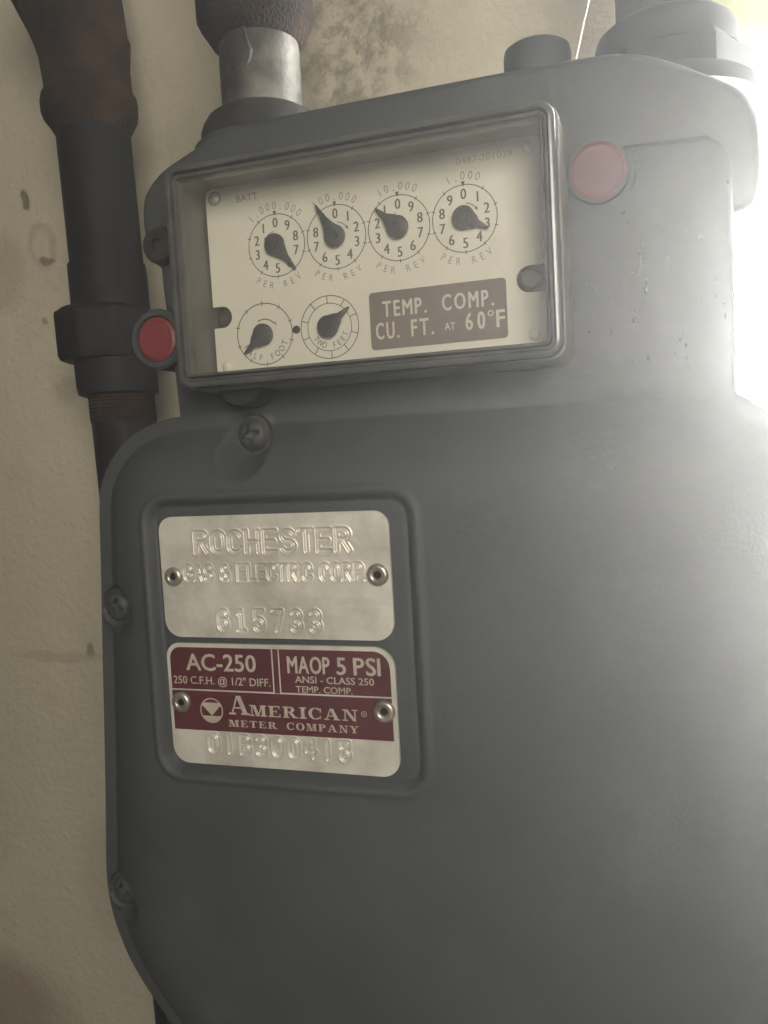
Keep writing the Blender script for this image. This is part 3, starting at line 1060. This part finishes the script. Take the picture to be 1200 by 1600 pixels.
MB().add(*prism(needle(cx, cz, (-27.6, 9.9), 3.6), dy - 2.3, dy - 1.2, .25, 2)).build('needle', M['needle'], dial, 40)
mb = MB(); ring_print(mb, -74.2, 51.0, 2.15, .5, Yp, n=24); text_in(mb, 'BATT', -66, -58.2, 48.6, 50.9, Yp)
mb.build('lettering', M['ink_faint'], dial)
mb = MB(); text_in(mb, '0487-201039', 9.4, 26.8, 49.1, 51.2, Yp)
mb.build('lettering', M['ink_pale'], dial)

lab = MB().add(*prism(rrect(-21.1, 23.2, -4.6, 13.6, 1.3, 5), dy - .22, dy - .02)).build('dial_label', M['label_brown'], meter)
mb = MB()
yl = dy - .26
text_track(mb, 'TEMP.', -16.6, -2.2, 5.6, 10.4, yl, .14)
text_track(mb, 'COMP.', 3.0, 19.2, 5.6, 10.4, yl, .14)
text_track(mb, 'CU.', -19.2, -11.6, -1.3, 3.8, yl, .14)
text_track(mb, 'FT.', -7.4, -.2, -1.3, 3.8, yl, .14)
text_in(mb, 'AT', 3.4, 6.8, -.5, 1.7, yl, .05)
text_track(mb, '60', 10.2, 16.2, -1.1, 4.0, yl, .14)
ring_print(mb, 18.1, 3.3, .75, .35, yl, n=24)
text_in(mb, 'F', 19.9, 22.4, -1.1, 4.0, yl, .14)
mb.build('lettering', M['label_white'], lab)

# stamped utility plate
YF = -13.25        # back of the plates (0.15 above the pad)
YS = -14.3         # their front
def stamped(poly, groups, res):
    p = np.asarray(poly)
    xs = np.arange(p[:, 0].min(), p[:, 0].max() + res, res)
    zl, z = [], p[:, 1].min()
    bands = [(min(s[0][1] for s in g) - 1.6, max(s[0][1] for s in g) + 1.6) for g, *_ in groups] if False else \
            [(min(min(a[1], b_[1]) for a, b_ in g) - 1.4, max(max(a[1], b_[1]) for a, b_ in g) + 1.4) for g, _, _ in groups]
    while z < p[:, 1].max() + res:
        zl.append(z)
        z += res if any(a <= z <= b_ for a, b_ in bands) else .8
    zs = np.array(zl)
    def y(X, Z):
        D = np.zeros(X.shape)
        for (g, hw, dp), (a, b_) in zip(groups, bands):
            rows_ = np.nonzero((Z.min(1) <= b_) & (Z.max(1) >= a))[0]
            j0, j1 = rows_[0], rows_[-1] + 1
            d = seg_dist(X[j0:j1], Z[j0:j1], g)
            groove = dp * (1 - smooth01((d - hw) / .30))
            lip = dp * .22 * np.exp(-((d - hw - .62) / .28) ** 2)
            D[j0:j1] = np.maximum(D[j0:j1], groove) - lip
        wave = .05 * np.sin(X * .11 + 1) * np.sin(Z * .17)
        return YS + D + wave
    return heightfield(poly, xs, zs, y, YF)

up = rrect(-97.1, -14.5, -96.8, -55.5, (5, 5, 6, 6), 8)
g1 = stroke_line('ROCHESTER', -83.2, -27.8, -67.9, -61.0, .26)
g2 = stroke_line('GAS & ELECTRIC CORP.', -88.0, -22.8, -77.3, -72.2, .24)
g3 = stroke_line('615733', -76.4, -39.4, -94.2, -87.4, .62, True)
V, F = stamped(up, [(g1, .34, .80), (g2, .20, .62), (g3, .28, .75)], .17)
plate1 = obj('utility_plate', V, F, M['plate'], meter, smooth=60)
plate1['label'] = 'plain stamped aluminium plate reading ROCHESTER GAS & ELECTRIC CORP. 615733'

lp = rrect(-97.6, -15.0, -141.1, -98.9, (7, 5, 6, 6), 8)
g4 = stroke_line('0iB3004i8', -83.2, -31.9, -136.6, -130.5, .50, True)
V, F = stamped(lp, [(g4, .24, .7)], .17)
plate2 = obj('rating_plate', V, F, M['plate'], meter, smooth=60)
plate2['label'] = 'aluminium plate with maroon printed panels and a stamped serial number'

yr = YS - .10
def red(poly, name='printed_panel'):
    MB().add(*prism(poly, yr, YS - .02)).build(name, M['red_print'], plate2)
red(rrect(-96.3, -57.75, -114.85, -100.3, (.2, 4, .2, .2), 5))
red(rrect(-54.85, -16.6, -114.85, -100.3, (5.5, .2, .2, .2), 5))
red([(-57.25, -115.4), (-16.6, -115.4), (-16.6, -129.2), (-96.4, -129.2), (-96.4, -115.4), (-57.26, -115.4)][:5])
red(rrect(-57.25, -55.35, -115.2, -100.3, .05, 1))
yt = yr - .03
mb = MB()
text_in(mb, 'AC-250', -90.0, -63.7, -108.2, -102.6, yt, .16)
text_in(mb, '250 C.F.H. @ 1/2" DIFF.', -95.5, -58.7, -113.0, -110.4, yt, .04)
mb.build('lettering', M['plate_print'], plate2)
mb = MB()
text_track(mb, 'MAOP', -52.0, -37.2, -108.1, -102.6, yt, .16, .88)
text_track(mb, '5', -34.6, -31.6, -108.1, -102.6, yt, .16, 1)
text_track(mb, 'PSI', -28.8, -19.9, -108.1, -102.6, yt, .16, .84)
text_in(mb, 'ANSI - CLASS 250', -49.6, -22.2, -111.3, -109.1, yt, .05)
text_in(mb, 'TEMP. COMP.', -49.5, -29.7, -114.5, -112.4, yt, .05)
mb.build('lettering', M['plate_print'], plate2)
mb = MB()
serif_text(mb, 'A', -75.0, -66.9, -123.1, -116.6, yt)
serif_text(mb, 'MERICAN', -67.2, -28.2, -123.3, -119.5, yt)
serif_text(mb, 'METER', -75.3, -57.2, -127.3, -125.0, yt, .16)
serif_text(mb, 'COMPANY', -53.8, -28.3, -127.3, -124.9, yt, .16)
ring_print(mb, -26.2, -120.8, .85, .22, yt, n=24)
text_in(mb, 'R', -26.55, -25.8, -121.2, -120.4, yt)
mb.build('lettering', M['plate_print'], plate2)
mb = MB()
lx, lz, lr = -81.5, -122.1, 4.15
ring_print(mb, lx, lz, lr, .4, yt)
def chord(z_lo, z_hi, y):
    pts = []
    n = 10
    for i in range(n + 1):
        z = z_lo + (z_hi - z_lo) * i / n
        pts.append((math.sqrt(max(0, (lr - .12) ** 2 - z * z)), z))
    poly = [(lx + a, y, lz + b_) for a, b_ in pts] + [(lx - a, y, lz + b_) for a, b_ in pts[::-1]]
    mb.add(poly, [tuple(range(len(poly)))])
chord(1.55, 2.75, yt - .01)
chord(-4.02, -1.85, yt - .01)
mb.add([(lx - 3.3, yt - .015, lz + 1.6), (lx + 3.3, yt - .015, lz + 1.6), (lx, yt - .015, lz - 1.8)], [(0, 2, 1)])
mb.build('emblem', M['plate_print'], plate2)

for (x, z, r, par) in ((-92.4, -75.9, 3.3, plate1), (-18.9, -75.7, 3.6, plate1), (-93.0, -119.6, 3.6, plate2), (-19.3, -119.6, 3.7, plate2)):
    rv = MB().add(*lathe_y([(r, YS - .02), (r * .98, YS - .7), (r * .82, YS - 1.25), (r * .6, YS - 1.35), (r * .42, YS - 1.1), (r * .34, YS - .4), (r * .33, YS + .1), (.1, YS + .1)], x, z, 40)).build('rivet', M['rivet'], par, 50)
    MB().add(*lathe_y([(r * .36, YS - .35), (.05, YS - .36)], x, z, 20)).build('hole_shade_disc', M['hole'], rv)  # black disc painting the shade inside the rivet's hole

# ------------------------------------------------------------------ pipes at the hubs
inlet = thing('inlet_pipe', 'short galvanized nipple with rusty fitting rising from the left hub', 'pipe', (-84.8, 65, 96))
MB().add(*lathe_z([(25.4, 88), (25.4, 95.0), (24.4, 97.8), (22.4, 101), (18.4, 103.4), (16.4, 104.2)], -85, 65, 72, wob=.25)).build('swivel_collar', M['collar_iron'], inlet, 35)
MB().add(*lathe_z([(16.4, 100), (16.4, 122), (16.3, 136)], -84.6, 65, 72, wob=.25)).build('nipple', M['galv'], inlet, 35)
MB().add(*lathe_z([(16.9, 130.5), (18.0, 131), (22.6, 138.0), (23.6, 140.2), (23.8, 149), (22.9, 151.8), (20.4, 153.6), (20.4, 190), (20.4, 260)], -85.4, 65, 72, wob=.5, seed=3)).build('rusty_fitting', M['rust_dark'], inlet, 35)
# dark thread compound run on the nipple
mb = MB()
rows = []
for k in range(15):
    z = 133.0 - 17.5 * k / 14
    wdt = 17 * math.sqrt(max(0, 1 - (k / 14.2) ** 2.4)) + .4
    a0 = -103.5 + 3.0 * k / 14
    rows.append([( -84.6 + (16.75 + .55 * math.sin(math.pi * i / 8)) * math.cos(math.radians(a0 + wdt * (i / 4 - 1))), 65 + (16.75 + .55 * math.sin(math.pi * i / 8)) * math.sin(math.radians(a0 + wdt * (i / 4 - 1))), z) for i in range(9)])
v = [p for r in rows for p in r]
f = [(j * 9 + i, j * 9 + i + 1, j * 9 + i + 10, j * 9 + i + 9) for j in range(14) for i in range(8)]
mb.add(v, f)
mb.build('compound_run', M['drip'], inlet, 60)
MB().add(*tube([(-84.6 + 16.9 * math.cos(math.radians(a)), 65 + 16.9 * math.sin(math.radians(a)), z) for a, z in ((-90, 134.5), (-84, 130), (-80, 125), (-77, 122), (-79, 118.5), (-84, 116.2))], [.3, .8, .7, 1.0, .6, .2], 10)).build('compound_lip', M['galv'], inlet, 60)

outlet = thing('outlet_pipe', 'grey riser pipe with hex nut on the right hub beside the window', 'pipe', (72.4, 65, 96))
MB().add(*lathe_z([(26.5, 79), (28.4, 81.5), (28.4, 83), (28.4, 91.5), (26.8, 94)], 73.6, 65, 72, facets=[0, 6, 6, 6, 6])).build('union_nut', M['outlet_iron'], outlet, 30)
MB().add(*lathe_z([(25.0, 93), (24.6, 99), (23.4, 103), (20, 105.8), (16, 106.6)], 72.6, 65, 64)).build('coupling', M['outlet_iron'], outlet, 35)
MB().add(*lathe_z([(16.2, 100), (16.2, 280)], 72.2, 65, 64)).build('riser', M['outlet_iron'], outlet, 35)

wire = MB()
pts = [(40.0, 70, 95), (40.6, 70, 101.5), (42.6, 70.2, 109), (44.6, 70, 116.5), (46.6, 70.3, 123.6), (49.5, 70, 136), (53, 70.4, 160), (55.6, 70, 190)]
wire.add(*tube(pts, .38, 10))
wo = wire.build('seal_wire', M['string'], None, 60)
wo['label'] = 'thin pale wire running up from behind the meter top'
wo['category'] = 'wire'

# ------------------------------------------------------------------ rusty riser on the left
riser = thing('gas_riser', 'dark rusty iron riser pipe with valve and fittings against the wall at left', 'gas pipe', (-190, 115, -900))
LEAN, ZR, SLIM = 0.030, 130, 0.82
def seg(name, profile, mat, ax, **kw):
    profile = [(r * SLIM, z) for r, z in profile]
    return MB().add(*lathe_z(profile, ax, 115, 72, lean=LEAN, z_ref=ZR, **kw)).build(name, mat, riser, 38)
seg('pipe', [(22.4, 136), (22.2, 60)], M['black_pipe'], -203.2, wob=.2)
seg('coupling', [(22.4, 131), (23.6, 133), (26.0, 136), (28.2, 139), (28.9, 142), (28.9, 147), (28.3, 150), (26.3, 152.6), (26.1, 156), (26.6, 164), (27.3, 170), (27.8, 178)], M['rust'], -203.6, wob=.7, seed=1)
MB().add(*tube([(-204.8, 115, 172), (-206.2, 115, 180), (-208.6, 115, 190), (-211.5, 115, 200), (-215, 115, 212), (-220, 115, 228)], [22.4, 23.2, 24.6, 26.4, 28.4, 30], 56)).build('tee_fitting', M['rust'], riser, 38)
MB().add(*tube([(-188, 99, 188), (-186, 97, 196), (-185, 96, 204), (-185, 97, 212)], [2, 6, 7, 6], 20)).build('tee_plug', M['black_pipe'], riser, 38)
seg('valve_body', [(21.8, 66.5), (23.6, 66), (23.8, 62), (23.9, 44), (23.6, 40)], M['black_pipe'], -203.4, wob=.3, seed=4)
seg('union_nut', [(27, 44), (31.4, 42), (31.8, 40), (31.8, 20), (30.6, 17.6), (26, 17)], M['black_pipe'], -207.0, facets=[0, 8, 8, 8, 8, 0])
seg('valve_neck', [(25.2, 18), (25.2, 4), (24.6, 0), (22, -1)], M['black_pipe'], -204.0, wob=.3, seed=6)
seg('nipple', [(20.6 - .5 * (k % 2), -k * .9) for k in range(17)], M['rust'], -202.6, wob=.2)
seg('lower_pipe', [(20.0, -13), (20.0, -900)], M['black_pipe'], -202.4, wob=.15)

# ------------------------------------------------------------------ scattering volume added to stand in for lens glare
m = bpy.data.materials.new('glare_volume')
m.use_nodes = True
nt = m.node_tree
nt.nodes.remove(nt.nodes['Principled BSDF'])
pv = N(nt, 'ShaderNodeVolumePrincipled')
pv.inputs['Color'].default_value = (1.0, 1.0, 1.0, 1)
pv.inputs['Density'].default_value = GLARE_DENSITY
pv.inputs['Anisotropy'].default_value = GLARE_G
nt.links.new(pv.outputs[0], nt.nodes['Material Output'].inputs['Volume'])
hz = MB().add(*box(-1900, 2600, -2300, 330, -2200, 1400)).build('glare_haze', m)
hz['kind'] = 'stuff'
